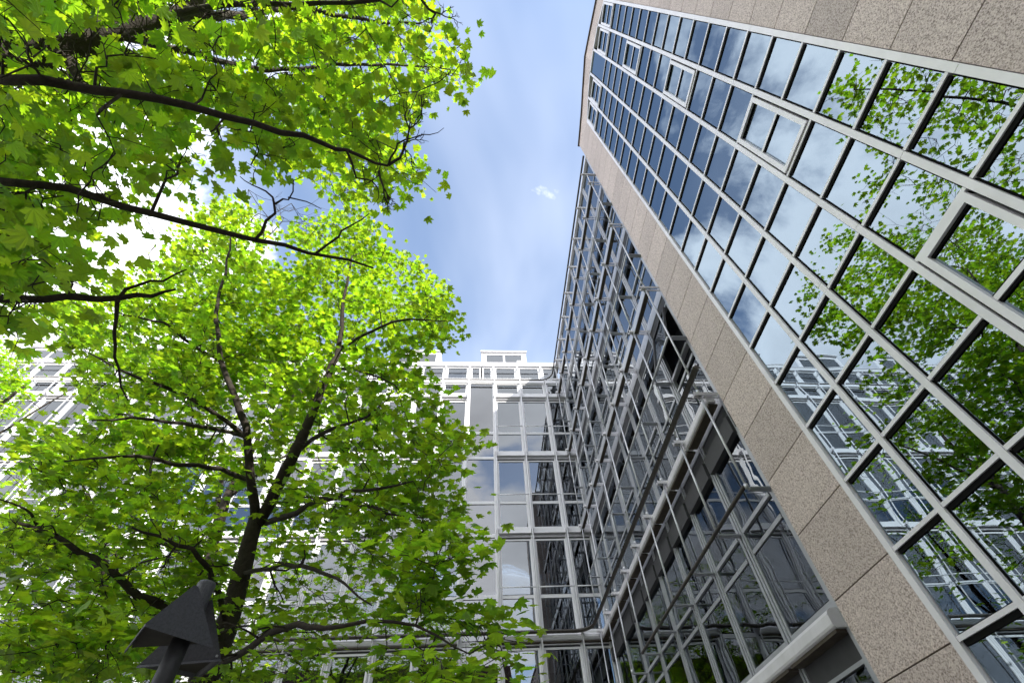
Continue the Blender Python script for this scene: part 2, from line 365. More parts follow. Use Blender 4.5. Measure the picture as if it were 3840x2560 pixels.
# panes
def pane_x(name, y0, y1, z0, z1, x, m, parent, top=None):
    if top: return poly_prism_x(name, [(y0, z0), (y1, z0), (y1, top[1]), (y0, top[0])], x, x+.012, m, parent)
    return box(name, (x, x+.012, y0, y1, z0, z1), m, parent)
for c in range(5):
    a, b = YC[c]+.05, YC[c+1]-.05
    rows = [G]+TR+[99]
    i = 0
    for i in range(len(rows)-1):
        z0, z1 = rows[i], rows[i+1]
        ti = i-1
        if (c, ti) in vent_rows: continue
        lim = min(arch_glass(a), arch_glass(b))-.25
        if z0 > lim: continue
        if z1 > lim:
            pane_x('window_pane', a, b, z0+.03, 0, XG+.014, M['glass_g'], gw, (arch_glass(a)-.07, arch_glass(b)-.07))
        else:
            pane_x('window_pane', a, b, z0+.03, z1-.03, XG+.014, M['glass_g'], gw)
for (c, i) in vents:
    a, b = YC[c]+.046, YC[c+1]-.046; z0 = TR[i]+.028
    z1 = TR[i+2]-.030 if i+2 < len(TR) and TR[i+2] < 17.1 else 17.15
    w = .058; zm = (z0+z1)/2
    if c == 1 and z0 < 15: a += .012; b -= .012
    fr = part('opening_window', [(XG-.030, XG+.07, a, a+w, z0, z1), (XG-.030, XG+.07, b-w, b, z0, z1), (XG-.0305, XG+.07, a+w, b-w, z0, z0+w), (XG-.0305, XG+.07, a+w, b-w, z1-w, z1), (XG-.010, XG+.06, a+w, b-w, zm-.02, zm+.02)], M['alu'], gw, (XG, (a+b)/2, zm))
    for p0, p1 in ((z0+w, zm-.02), (zm+.02, z1-w)):
        box('gasket', (XG-.002, XG+.02, a+w, b-w, p0, p0+.014), M['gasket'], fr)
        box('gasket', (XG-.002, XG+.02, a+w, b-w, p1-.022, p1), M['gasket'], fr)
        pane_x('pane', a+w, b-w, p0, p1, XG+.012, M['glass_g'], fr)
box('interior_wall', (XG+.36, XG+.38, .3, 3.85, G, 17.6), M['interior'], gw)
for k in range(-1, 5): box('floor_slab', (XG+.14, XG+.355, .35, 3.8, 1.87+3.49*k-.15, 1.87+3.49*k+.15), M['blind'], gw)

sb = empty('added_shade_block', (9, -8, 0), 'unseen granite block added out of frame to shade the lower maple crowns', 'building')  # added out of view to block the sun from the lower foliage
box('wall', (5.0, 14, -17, -.70, G, 13.2), M['granite'], sb)
box('roof', (4.9, 14.1, -17.1, -.71, 13.21, 13.35), M['coping'], sb)
for k in range(2):
    for j in range(5): box('window', (4.97, 5.0, -15.8+3*j, -14.0+3*j, 2.4+3.485*k, 4.4+3.485*k), M['glass_g'], sb)

# ================================================================ glass building: back facade
YG = 16.1; FACE = YG-.07; RODY = 15.75; RAILY = 15.80
HS = 3.485; LV = [1.925+HS*k for k in range(-1, 5)]     # sill-band undersides
BX = [3.255-1.272*k for k in range(0, 25)]              # bay axes, right to left
bb = empty('glazed_office_building', (-8, 16.1, 0), 'white framed office block with rows of glass bays and roof dormers behind the maple', 'building')
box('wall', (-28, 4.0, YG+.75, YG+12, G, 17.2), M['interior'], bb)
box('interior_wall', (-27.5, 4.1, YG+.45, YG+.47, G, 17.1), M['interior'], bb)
for z in LV[1:]:
    box('floor_slab', (-27.4, 4.2, YG+.03, YG+.45, z-.05, z+.20), M['dark'], bb)
blind_bays = {2, 8, 14, 20}
S = {'h0': 0, 'h1': HS}
edges = [(4.22, 3.255, -1)]+[(BX[k], BX[k+1], k) for k in range(len(BX)-1)]
def ring(x0, x1, z0, z1, y0, y1, w):
    return [(x0, x0+w, y0, y1, z0, z1), (x1-w, x1, y0, y1, z0, z1), (x0+w, x1-w, y0+.0005, y1, z0, z0+w), (x0+w, x1-w, y0+.0005, y1, z1-w, z1)]
rb = random.Random(3)
for xr, xl, k in edges:
    xa, xb = xl+.064, (xr-.064 if k >= 0 else xr-.06)
    xm = (xa+xb)/2
    if k in blind_bays:
        zs = [G]
        for z in LV[1:]: zs += [z-.02, z+1.34]
        zs = [z for z in zs if z < 15.6]; zs.append(16.98)
        zs = sorted(zs)
        for z0, z1 in zip(zs[:-1], zs[1:]):
            w = part('blind_panel', ring(xa-.03, xb+.03, z0+.002, z1-.002, FACE, YG+.05, .06), M['white'], bb, (xm, YG, (z0+z1)/2))
            box('pane', (xa+.03, xb-.03, YG-.03, YG-.018, z0+.06, z1-.06), M['glass_blind'], w)
        box('spandrel', (xa-.03, xb+.03, FACE-.05, YG, 17.0, 17.15), M['white'], bb)
        continue
    for s in range(0, len(LV)):
        z = LV[s]
        if s == 0: z = G-.3
        top = LV[s+1] if s+1 < len(LV) else None
        # sill box hung in front of the glass
        if s >= 1:
            if s == 2:   # level 1: big rounded beam
                pr = [(-.14, 0), (-.22, .02), (-.26, .07), (-.26, .13), (-.22, .18), (-.13, .20), (.0, .20), (.0, 0)]
                n = len(pr); V = [(-(xb-xa+.13)/2, p[0], p[1]) for p in pr]+[((xb-xa+.13)/2, p[0], p[1]) for p in pr]
                Fc = [tuple(range(n-1, -1, -1)), tuple(range(n, 2*n))]+[(i, (i+1) % n, (i+1) % n+n, i+n) for i in range(n)]
                o = bpy.data.objects.new('beam', mesh('beam', V, Fc, M['white'])); link(o, bb, Vector((xm, YG-.03, z-.04+EYE)))
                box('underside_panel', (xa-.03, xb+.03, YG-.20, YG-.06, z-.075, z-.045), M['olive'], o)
            else:
                o = box('sill_box', (xa-.03, xb+.03, YG-.20, YG-.08, z, z+.23), M['white'], bb)
                box('drip_edge', (xa-.03, xb+.03, YG-.215, YG-.20, z, z+.025), M['alu'], o)
            box('frame_rail', (xa-.01, xb+.01, YG-.06, YG+.05, z+.06, z+.25), M['white'], bb)
            box('blind_housing', (xa, xb, YG-.05, YG+.06, z-.17, z+.055), M['dark'], bb)
            part('blind_slats', [(xa-.01, xb+.01, YG-.12, YG-.055, z-.055, z-.04), (xa-.01, xb+.01, YG-.14, YG-.055, z-.115, z-.10)], M['alu'], bb, (xm, YG, z-.08))
        z0 = z+.25
        if top is not None:
            z1 = top-.17; zt = z+1.33
            bl = ring(xa, xb, z0, z1, FACE, YG+.05, .058)+[(xa+.058, xb-.058, FACE+.001, YG+.05, zt-.055, zt+.05)]
            w = part('window', bl, M['white'], bb, (xm, YG, (z0+z1)/2))
            box('pane', (xa+.056, xb-.056, YG-.035, YG-.023, z0+.056, zt-.053), M['glass_b'], w)
            box('pane', (xa+.056, xb-.056, YG-.035, YG-.023, zt+.048, z1-.056), M['glass_b'], w)
            q = rb.random()
            if s >= 1 and q < .55:
                drop = rb.choice([.35, .6, 1.2, 1.65])
                box('roller_blind', (xa+.08, xb-.08, YG+.10, YG+.11, z1-drop, z1), M['blind'] if q < .3 else M['curtain'], w)
            if 1 <= s and s < len(LV)-1:
                tube('guard_rail', [(xa-.06, RODY+.02, z+1.52), (xb+.06, RODY+.02, z+1.52)], .02, M['white'], bb)
        else:
            z1 = 16.92
            w = part('window', ring(xa, xb, z0, z1, FACE, YG+.05, .07), M['white'], bb, (xm, YG, (z0+z1)/2))
            box('pane', (xa+.068, xb-.068, YG-.02, YG-.008, z0+.068, z1-.068), M['glass_b'], w)
            box('spandrel', (xa-.03, xb+.03, FACE-.05, YG, 16.93, 17.15), M['white'], bb)
box('ledge', (-28, 4.2, YG-.14, YG+.65, 17.155, 17.21), M['white'], bb)
# mullions between bays: three slim strips with grooves
mul = [4.14]+BX
for i, x in enumerate(mul):
    w = .04 if i == 0 else .060
    boxes = [(x-w, x-w+.042, FACE-.05, YG+.05, G, 17.15), (x+w-.042, x+w, FACE-.05, YG+.05, G, 17.15), (x-w+.042, x+w-.042, FACE-.015, YG+.05, G, 17.14)] if i else [(x-w, x+w, FACE-.05, YG+.05, G, 17.15)]
    part('mullion', boxes, M['white'], bb, (x, YG, 8))
# rods, brackets, curved rails
for i, x in enumerate([3.255-1.272*k for k in range(25)]):
    if (i in (3, 9, 15, 21)):
        pass
    tube('rod', [(x, RODY, 1.4), (x, RODY, 16.95)], .021, M['white'], bb)
    for z in LV[1:]:
        part('bracket', [(x-.045, x-.03, RODY-.03, YG-.09, z+.06, z+.20), (x+.03, x+.045, RODY-.03, YG-.09, z+.06, z+.20), (x-.03, x+.03, RODY-.02, RODY+.02, z+.11, z+.15)], M['alu'], bb, (x, YG, z+.13))
    box('bracket', (x-.02, x+.02, RAILY-.03, YG-.1, 16.90, 16.97), M['alu'], bb)
def rail_path(z, xs, yb, ys, xe, r=.55):
    p = [(xs, ys, z), (xs, (ys+yb-r)/2, z), (xs, yb-r, z)]
    for k in range(1, 8):
        a = math.pi/2*k/8; p.append((xs-r+r*math.cos(a), yb-r+r*math.sin(a), z))
    return p+[(xs-r, yb, z), (xs-r-6, yb, z), (xe, yb, z)]
tube('roof_rail', rail_path(16.97, 3.60, RAILY, 4.86, -27), .034, M['rail'], bb, 8)
tube('maintenance_rail', rail_path(5.56, 3.55, 15.70, 4.86, -27), .058, M['rail'], bb, 4, smooth=False)
# attic storey set back
YA = 16.66
box('attic_wall', (-28, 4.1, YA+.35, YA+12, 17.2, 18.95), M['roof'], bb)
for xr, xl, k in edges:
    xa, xb = xl+.075, xr-.075
    halves = [(xa, (xa+xb)/2-.04), ((xa+xb)/2+.04, xb)] if k in blind_bays else [(xa, xb)]
    for a, b in halves:
        w = part('window', ring(a, b, 17.22, 18.80, YA-.05, YA+.05, .07), M['white'], bb, ((a+b)/2, YA, 18))
        box('pane', (a+.068, b-.068, YA-.01, YA+.002, 17.29, 18.73), M['glass_b'], w)
        box('interior_wall', (a, b, YA+.25, YA+.26, 17.22, 18.8), M['interior'], bb)
    part('bracket', [(xl-.035, xl+.035, YA-.12, YA+.05, 17.21, 18.82), (xl-.02, xl+.02, YA-.30, YA-.12, 18.58, 18.64)], M['white'], bb, (xl, YA, 18))
    box('mullion', (xl-.07, xl+.07, YA-.07, YA+.08, 17.21, 18.83), M['white'], bb)
box('fascia', (-28, 4.3, YA-.14, YA+.4, 18.84, 19.06), M['white'], bb)
box('roof_edge', (-28, 4.3, YA-.17, YA+.4, 19.062, 19.09), M['alu'], bb)
tube('attic_rail', [(-27, YA-.30, 18.66), (3.7, YA-.30, 18.66)], .028, M['white'], bb)
# bird spikes on the ledge
V, Fc = [], []
x = -20.0
while x < 3.4:
    for s in (-1, 0, 1):
        a = np.array([x, YG-.10, 17.21]); d = np.array([.02*s+random.uniform(-.02, .02), random.uniform(-.05, .02), .13+random.uniform(-.02, .02)])
        k = len(V); V += [a+(-.004, 0, 0), a+(.004, 0, 0), a+(0, .006, 0), a+d]; Fc += [(k, k+1, k+3), (k+1, k+2, k+3), (k+2, k, k+3)]
    x += .045
o = bpy.data.objects.new('bird_spikes', mesh('bird_spikes', V, Fc, M['rod'])); link(o, bb, Vector((0, 0, EYE)), kind='stuff')
# dormers
for k in range(6):
    x0 = .07-4.95*k; x1 = x0+2.60; yd = 17.4
    zt = 21.15
    # side profile slightly curved roof
    pr = [(0, 0), (0, 2.00), (.12, 2.13), (.9, 2.22), (3.2, 2.22), (3.2, 0)]
    n = len(pr); w_ = x1-x0
    V = [(-w_/2, p[0], p[1]) for p in pr]+[(w_/2, p[0], p[1]) for p in pr]
    Fc = [tuple(range(n)), tuple(range(2*n-1, n-1, -1))]+[(i, i+n, (i+1) % n+n, (i+1) % n) for i in range(n)]
    d = bpy.data.objects.new('dormer', mesh('dormer', V, Fc, M['white'])); link(d, bb, Vector(((x0+x1)/2, yd, zt-2.22+EYE)))
    part('window_frame', ring(x0+.18, x1-.18, 18.9, zt-.32, yd-.05, yd+.001, .09)+[((x0+x1)/2-.05, (x0+x1)/2+.05, yd-.04, yd-.001, 18.99, zt-.41)], M['alu'], d, ((x0+x1)/2, yd, 20))
    for a, b in ((x0+.27, (x0+x1)/2-.05), ((x0+x1)/2+.05, x1-.27)):
        box('pane', (a, b, yd-.025, yd-.015, 18.99, zt-.41), M['glass_b'], d)
    box('roof_edge', (x0-.06, x1+.06, yd-.10, yd+.2, zt-.12, zt-.06), M['white'], d)
fl = part('floodlight', [(2.02, 2.28, YA-.1, YA+.05, 19.16, 19.34), (2.08, 2.22, YA-.05, YA+.02, 19.09, 19.16)], M['white'], bb, (2.15, YA, 19.2))

# ================================================================ glass side wing facade (x = 4.2), from granite to the corner
XS = 4.20; XM = 4.155; XR = 3.80
SY = [5.50+1.275*k for k in range(0, 9)]      # rod / mullion axes
sw = empty('glazed_side_wing', (4.24, 10.5, 0), 'silver framed glass wing hung with steel rods and rails in the inner corner', 'building')
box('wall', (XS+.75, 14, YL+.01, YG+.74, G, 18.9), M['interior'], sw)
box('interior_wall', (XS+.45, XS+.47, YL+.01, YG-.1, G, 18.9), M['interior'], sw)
for z in LV[1:]: box('floor_slab', (XS+.03, XS+.45, YL+.01, YG-.1, z-.30, z+.20), M['dark'], sw)
bays = [(YL+.01, SY[0])]+[(SY[i], SY[i+1]) for i in range(8)]+[(SY[8], 16.02)]
def ringx(y0, y1, z0, z1, x0, x1, w):
    return [(x0, x1, y0, y0+w, z0, z1), (x0, x1, y1-w, y1, z0, z1), (x0+.0005, x1, y0+w, y1-w, z0, z0+w), (x0+.0005, x1, y0+w, y1-w, z1-w, z1)]
OPEN = (1, 2)   # bay, storey index of the tilted-out sash
for bi, (ya0, yb0) in enumerate(bays):
    ya, yb = ya0+.066, yb0-.066
    if bi == 0: ya = ya0+.01
    if yb-ya < .1: continue
    ym = (ya+yb)/2
    for s, z in enumerate(LV):
        if s == 0: z = G-.3
        top = LV[s+1] if s+1 < len(LV) else 18.95
        if s >= 1:
            if s in (1, 2) and bi > 0:
                pr = [(0, 0), (-.12, 0), (-.145, .015), (-.155, .04), (-.155, .14), (-.135, .175), (-.09, .20), (0, .205)]
                n = len(pr); hw = (yb-ya+.14)/2
                V = [(p[0], -hw, p[1]) for p in pr]+[(p[0], hw, p[1]) for p in pr]
                Fc = [tuple(range(n)), tuple(range(2*n-1, n-1, -1))]+[(i, i+n, (i+1) % n+n, (i+1) % n) for i in range(n)]
                xx = XM-.02 if s == 1 else XM-.13
                o = bpy.data.objects.new('beam', mesh('beam', V, Fc, M['alu'])); link(o, sw, Vector((xx, ym, z-.02+EYE)))
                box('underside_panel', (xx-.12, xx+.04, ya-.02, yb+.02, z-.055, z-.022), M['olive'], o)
            elif bi > 0:
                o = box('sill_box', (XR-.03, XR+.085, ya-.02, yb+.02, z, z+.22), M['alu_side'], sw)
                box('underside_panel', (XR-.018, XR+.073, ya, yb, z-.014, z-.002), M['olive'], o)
            if s == 2: box('lintel', (XS-.11, XS+.03, ya-.012, yb+.012, z-.62, z-.301), M['dark'], sw)
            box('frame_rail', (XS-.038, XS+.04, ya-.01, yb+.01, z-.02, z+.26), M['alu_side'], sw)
            box('blind_housing', (XS-.024, XS+.04, ya, yb, z-.30, z-.025), M['dark'], sw)
        z0 = z+.26; z1 = top-.30 if s+1 < len(LV) else 18.85
        t1, t2 = z+1.42, z+1.76
        bl = ringx(ya, yb, z0, z1, XS-.028, XS+.05, .04)
        cuts = [z0+.058]
        if s+1 < len(LV):
            bl += [(XS-.034, XS+.05, ya+.06, yb-.06, t1-.03, t1+.03)]
            if s == 1 or bi % 2 == 1: bl += [(XS-.050, XS+.05, ya+.06, yb-.06, t2-.03, t2+.03)]
        else:
            bl += [(XS-.034, XS+.05, ya+.06, yb-.06, t1-.03, t1+.03)]
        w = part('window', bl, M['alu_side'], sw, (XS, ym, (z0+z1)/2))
        zz = [(z0+.058, t1-.038), (t1+.038, z1-.058)]
        if s+1 < len(LV) and (s == 1 or bi % 2 == 1): zz = [(z0+.058, t1-.038), (t1+.038, t2-.038), (t2+.038, z1-.058)]
        for a, b in zz:
            if (bi, s) == OPEN and a > t1: continue
            box('pane', (XS-.012, XS, ya+.038, yb-.038, a, b), M['glass_s'], w)
        if rb.random() < .3 and s > 0 and (bi, s) != OPEN:
            box('roller_blind', (XS+.10, XS+.11, ya+.07, yb-.07, z1-rb.choice([.4, .9, 1.5]), z1), M['blind'], w)
# the tilted-out sash
ya, yb = SY[0]+.16, SY[1]-.16; zt = LV[OPEN[1]+1]-.38; zb = LV[OPEN[1]]+1.86; h = zt-zb; a = math.radians(14)
def rot(px_, pz): return (XS-.08+px_*math.cos(a)-(-pz)*math.sin(a)*1.0, zt-(px_*0)+pz*math.cos(a))
V, Fc = [], []
for y0, y1, p0, p1 in ((ya, ya+.06, -h, 0), (yb-.06, yb, -h, 0), (ya+.06, yb-.06, -h, -h+.06), (ya+.06, yb-.06, -.06, 0)):
    k = len(V)
    for pz in (p0, p1):
        for dx in (0, .05):
            for y in (y0, y1):
                V.append((XS-.10+dx+pz*math.sin(a), y, zt+pz*math.cos(a)))
    Fc += [tuple(k+j for j in f) for f in ((0, 1, 3, 2), (4, 6, 7, 5), (0, 4, 5, 1), (2, 3, 7, 6), (0, 2, 6, 4), (1, 5, 7, 3))]
o = bpy.data.objects.new('opened_sash', mesh('opened_sash', V, Fc, M['dark'])); link(o, sw, Vector((0, 0, EYE)), label='top hung sash tilted outward')
P = [(XS-.075+pz*math.sin(a), y, zt+pz*math.cos(a)) for pz, y in ((-.06, ya+.06), (-.06, yb-.06), (-h+.06, yb-.06), (-h+.06, ya+.06))]
o2 = bpy.data.objects.new('pane', mesh('pane', P+[(p[0]+.01, p[1], p[2]) for p in P], [(0, 1, 2, 3), (7, 6, 5, 4), (0, 4, 5, 1), (1, 5, 6, 2), (2, 6, 7, 3), (3, 7, 4, 0)], M['glass_s'])); link(o2, o, Vector((0, 0, EYE)))
# mullions: doubled fins with a groove
for i, y in enumerate(SY+[15.99]):
    w = .062 if 0 < i < 9 else .036
    if w > .05: boxes = [(XM, XS+.05, y-w, y-w+.044, G, 18.9), (XM, XS+.05, y+w-.044, y+w, G, 18.9), (XM+.03, XS+.05, y-w+.044, y+w-.044, G, 18.89)]
    else: boxes = [(XM-.02, XS+.05, y-w, y+w, G, 18.9)]
    part('mullion', boxes, M['alu_side'], sw, (XS, y, 8))
box('roof_edge', (XS-.10, XS+.8, YL+.01, YG+.5, 18.91, 19.02), M['alu'], sw)
for i, y in enumerate(SY):
    zend = 3.71 if i <= 6 else 1.2
    cut = [zend]+[z+.2 for z in LV[2:]]+[16.95]
    for a, b in zip(cut[:-1], cut[1:]):
        tube('rod', [(XR, y, a+.001), (XR, y, b-.001)], .020, M['rod'], sw)
        tube('rod_joint', [(XR, y, a-.02), (XR, y, a+.05)], .031, M['rod'], sw)
    for z in LV[1:]:
        if z < zend: continue
        part('bracket', [(XR-.12, XM, y-.045, y-.035, z+.10, z+.17), (XR-.12, XM, y+.035, y+.045, z+.10, z+.17), (XR-.10, XR+.02, y-.035, y+.035, z+.12, z+.145)], M['alu'], sw, (XR, y, z+.14))
    for z in LV[1:5]:
        if z+1.78 >= zend-.1 : box('tie_bar', (XR+.02, XM+.03, y-.05, y+.05, z+1.745, z+1.765), M['alu_side'], sw)
    part('bracket', [(3.60, XM+.1, y-.03, y-.012, 16.86, 16.96), (3.60, XM+.1, y+.012, y+.03, 16.86, 16.96), (3.60, XM+.1, y-.012, y+.012, 16.935, 16.955)], M['alu'], sw, (XR, y, 16.9))
for s, z in enumerate(LV[1:5]):
    y0, y1 = SY[0]-.03, SY[8]+.1
    if s == 0: y1 = SY[5]+.03
    for i in range(8):
        if SY[i]+1.2 > y1: break
        tube('cross_rail', [(XR-.045, SY[i]+.002, z+1.785), (XR-.045, SY[i+1]-.002, z+1.785)], .024 if s else .030, M['rod'] if s else M['rail'], sw, label=None)

# ================================================================ lamp
lp = empty('street_lamp', (-1.985, 3.61, 0), 'dark grey lamp post with two folded triangular sheet metal hoods in front of the maple', 'lamp')
tube('post', [(-1.985, 3.61, G), (-1.985, 3.61, 1.05), (-1.985, 3.61, 1.32)], [.062, .060, .058], M['post'], lp, 20)
tube('post_cap', [(-1.985, 3.61, 1.32), (-1.985, 3.61, 1.655), (-1.985, 3.61, 1.67)], [.058, .062, .056], M['lamp'], lp, 28, smooth=False)
def hood(pts, faces, name, th=.004):
    V = [Vector(p) for p in pts]; 
    o = bpy.data.objects.new(name, mesh(name, V, faces, M['lamp'])); link(o, lp, Vector((0, 0, EYE)))
    sm = o.modifiers.new('thick', 'SOLIDIFY'); sm.thickness = .006; sm.offset = 0
    return o
A1 = (-1.975, 3.44, 1.575); B1 = (-2.08, 3.30, 1.28); C1 = (-1.80, 3.685, 1.28); D1 = (-2.385, 3.72, 1.28); T1 = (-1.99, 3.56, 1.575)
hd = hood([A1, B1, C1, D1, (-1.955, 3.46, 1.575), (-1.99, 3.50, 1.57)], [(0, 1, 2, 4), (0, 5, 3, 1)], 'hood')
def lip(p, q, name='hood_lip', par=None):
    p, q = np.array(p), np.array(q); d = q-p
    V = [p, q, q+(0, 0, -.014), p+(0, 0, -.014)]
    o = bpy.data.objects.new(name, mesh(name, V, [(0, 1, 2, 3)], M['lamp'])); link(o, par, Vector((0, 0, EYE)))
    m_ = o.modifiers.new('thick', 'SOLIDIFY'); m_.thickness = .008
lip(B1, C1, par=hd); lip(B1, D1, par=hd)
sh = np.array(D1)*.98+np.array(B1)*.0
o = bpy.data.objects.new('reflector', mesh('reflector', [(-2.085, 3.33, 1.30), (-1.83, 3.68, 1.30), (-2.35, 3.71, 1.30)], [(0, 1, 2)], M['lampin'])); link(o, hd, Vector((0, 0, EYE)))  # dark sheet across the open underside of the hood
m_ = o.modifiers.new('thick', 'SOLIDIFY'); m_.thickness = .006
E2 = (-2.386, 3.945, 1.26); F2 = (-1.80, 3.87, 1.26); G2 = (-2.10, 4.24, 1.26); H2 = (-1.92, 3.64, 1.57)
hd2 = hood([H2, E2, F2, G2, (-1.94, 3.68, 1.57)], [(0, 1, 2), (0, 2, 3, 4), (4, 3, 1, 0)], 'hood')
lip(E2, F2, par=hd2); lip(F2, G2, par=hd2)
o = bpy.data.objects.new('reflector', mesh('reflector', [(-2.35, 3.95, 1.285), (-1.83, 3.89, 1.285), (-2.10, 4.20, 1.285)], [(0, 1, 2)], M['lampin'])); link(o, hd2, Vector((0, 0, EYE)))
m_ = o.modifiers.new('thick', 'SOLIDIFY'); m_.thickness = .006
box('bolt', (-1.832, -1.820, 3.845, 3.857, 1.268, 1.28), M['rod'], hd2)
box('base_plate', (-2.13, -1.83, 3.46, 3.76, G, G+.02), M['lamp'], lp)

# ================================================================ house behind the camera (seen in the glass)
hs = empty('tiled_roof_house', (-6, -20, 0), 'long brown house with clay tile roof mirrored low in the office windows', 'building')
box('wall', (-22, 3.4, -26, -18, G, 12.8), M['plaster'], hs)
for i in range(12): box('window', (-20.6+2*i, -19.6+2*i, -18.0, -17.96, 9.8, 11.4), M['glass_b'], hs)
for j in range(10):
    z0 = 12.8+j*.33; y0 = -17.7-.42*j
    box('roof_tile_course', (-22.3, 3.4, y0-.46, y0, z0, z0+.36), M['tile'], hs)

# ================================================================ trees
def leaf_outline():
    tips = []
    # (angle deg from tip direction, radius)
    half = [(0, 1.0), (8, .74), (15, .76), (22, .52), (32, .64), (43, .95), (53, .70), (62, .70), (74, .48), (88, .62), (100, .72), (112, .52), (130, .46), (165, .20)]
    pts = [(math.sin(math.radians(a))*r, math.cos(math.radians(a))*r) for a, r in half]
    return pts+[(-x, y) for x, y in pts[:0:-1]]
OUT = np.array(leaf_outline()); NO = len(OUT)
OUTS = OUT[[0, 3, 5, 8, 10, 12, NO-12, NO-10, NO-8, NO-5, NO-3]]; 
def leaf_geo(full=True):
    o = OUT if full else OUTS
    v = np.zeros((len(o)+1, 3)); v[1:, 0] = o[:, 0]*.60; v[1:, 1] = o[:, 1]*.60+.15
    v[:, 2] = -.42*(v[:, 0]**2+.8*(v[:, 1]-.15)**2)+.10*np.abs(v[:, 0])
    f = [(0, 1+(i+1) % len(o), 1+i) for i in range(len(o))]
    return v, np.array(f)
def build_leaves(name, P, size, m, parent, tilt=.45, nind=300, full=True):
    n = len(P)
    if n == 0: return
    v, f = leaf_geo(full)
    az = rng.uniform(0, 2*np.pi, n); ti = np.abs(rng.normal(0, tilt, n)); ta = rng.uniform(0, 2*np.pi, n)
    s = size*rng.uniform(.55, 1.18, n)
    # basis
    nx = np.sin(ti)*np.cos(ta); ny = np.sin(ti)*np.sin(ta); nz = np.cos(ti); Nn = np.stack([nx, ny, nz], 1)
    d = np.stack([np.cos(az), np.sin(az), -.25*np.ones(n)], 1)
    d = d-Nn*(d*Nn).sum(1)[:, None]; d /= np.linalg.norm(d, axis=1)[:, None]; e = np.cross(d, Nn)
    R = np.stack([e, d, Nn], 2)  # columns
    # depth from camera decides the 300 biggest in view
    fw = P@f_
    order = np.argsort(fw/s)
    ind = set(order[:nind].tolist())
    me = bpy.data.meshes.get(name+'_leaf') or mesh(name+'_leaf', v, [tuple(int(q) for q in t) for t in f], m)
    base = world_loc(parent)
    for i in order[:nind]:
        o = bpy.data.objects.new('leaf', me); col.objects.link(o); o.parent = parent
        mt = Matrix([[R[i][a][b]*s[i] for b in range(3)] for a in range(3)]).to_4x4()
        mt.translation = Vector((P[i][0], P[i][1], P[i][2]+EYE))-base
        o.matrix_local = mt
    rest = order[nind:]
    if len(rest) == 0: return
    W = np.einsum('nij,vj->nvi', R[rest]*s[rest][:, None, None], v)
    W[..., 2] *= 1.0
    W += P[rest][:, None, :]; W[..., 2] += EYE
    W -= np.array(base)
    nv = len(v); V = W.reshape(-1, 3); Fa = (f[None]+(np.arange(len(rest))*nv)[:, None, None]).reshape(-1, 3)
    m2 = bpy.data.meshes.new(name+'_foliage'); m2.vertices.add(len(V)); m2.vertices.foreach_set('co', V.ravel().astype(np.float32))
    m2.loops.add(Fa.size); m2.loops.foreach_set('vertex_index', Fa.ravel().astype(np.int32))
    m2.polygons.add(len(Fa)); m2.polygons.foreach_set('loop_start', np.arange(0, Fa.size, 3, dtype=np.int32)); m2.polygons.foreach_set('loop_total', np.full(len(Fa), 3, np.int32))
    m2.materials.append(m); m2.update(calc_edges=True)
    o = bpy.data.objects.new('foliage', m2); col.objects.link(o); o.parent = parent; o['kind'] = 'stuff'
def inpoly(p, poly):
    x, y = p; c = False; n = len(poly)
    for i in range(n):
        x1, y1 = poly[i]; x2, y2 = poly[(i+1) % n]
        if (y1 > y) != (y2 > y) and x < (x2-x1)*(y-y1)/(y2-y1)+x1: c = not c
    return c
from mathutils import noise as mn
def smooth_path(pts, rads, step=.25, jit=.012):
    P = np.array(pts, float); R = np.array(rads, float); out, rr = [], []
    n = len(P)
    for i in range(n-1):
        p0, p1, p2, p3 = P[max(i-1, 0)], P[i], P[i+1], P[min(i+2, n-1)]
        k = max(2, int(np.linalg.norm(p2-p1)/step))
        for j in range(k):
            t = j/k
            q = .5*((2*p1)+(-p0+p2)*t+(2*p0-5*p1+4*p2-p3)*t*t+(-p0+3*p1-3*p2+p3)*t**3)
            q = q+rng.normal(0, jit, 3)*(0 if (i == 0 and j == 0) else 1)
            out.append(q); rr.append(R[i]*(1-t)+R[i+1]*t)
    out.append(P[-1]); rr.append(R[-1]); return out, rr
def topx(P):
    P = np.atleast_2d(P); w = P@f_; w = np.where(np.abs(w) < .05, .05, w)
    return np.stack([P@r_/w*F, P@u_/w*F, w], 1)
def below_limbs(P, limbs, rmin, margin):
    """leaves hang on the outside of the crown: thin out those directly under the bigger limbs"""
    nodes, rad = [], []
    for lb in limbs:
        for (p, r), (q, r2) in zip(lb[:-1], lb[1:]):
            if max(r, r2) < rmin: continue
            for t in np.linspace(0, 1, 12): nodes.append(np.array(p)*(1-t)+np.array(q)*t); rad.append(r*(1-t)+r2*t)
    if not nodes: return np.zeros(len(P), bool)
    Q = topx(np.array(nodes)); X = topx(P); R_ = np.array(rad)/Q[:, 2]*F; bad = np.zeros(len(P), bool)
    for q, r in zip(Q, R_):
        if q[2] < .5: continue
        bad |= ((X[:, 0]-q[0])**2+(X[:, 1]-q[1])**2 < (r+margin+.045*F/np.maximum(X[:, 2], .5))**2) & (X[:, 2] < q[2]+.1)
    return bad
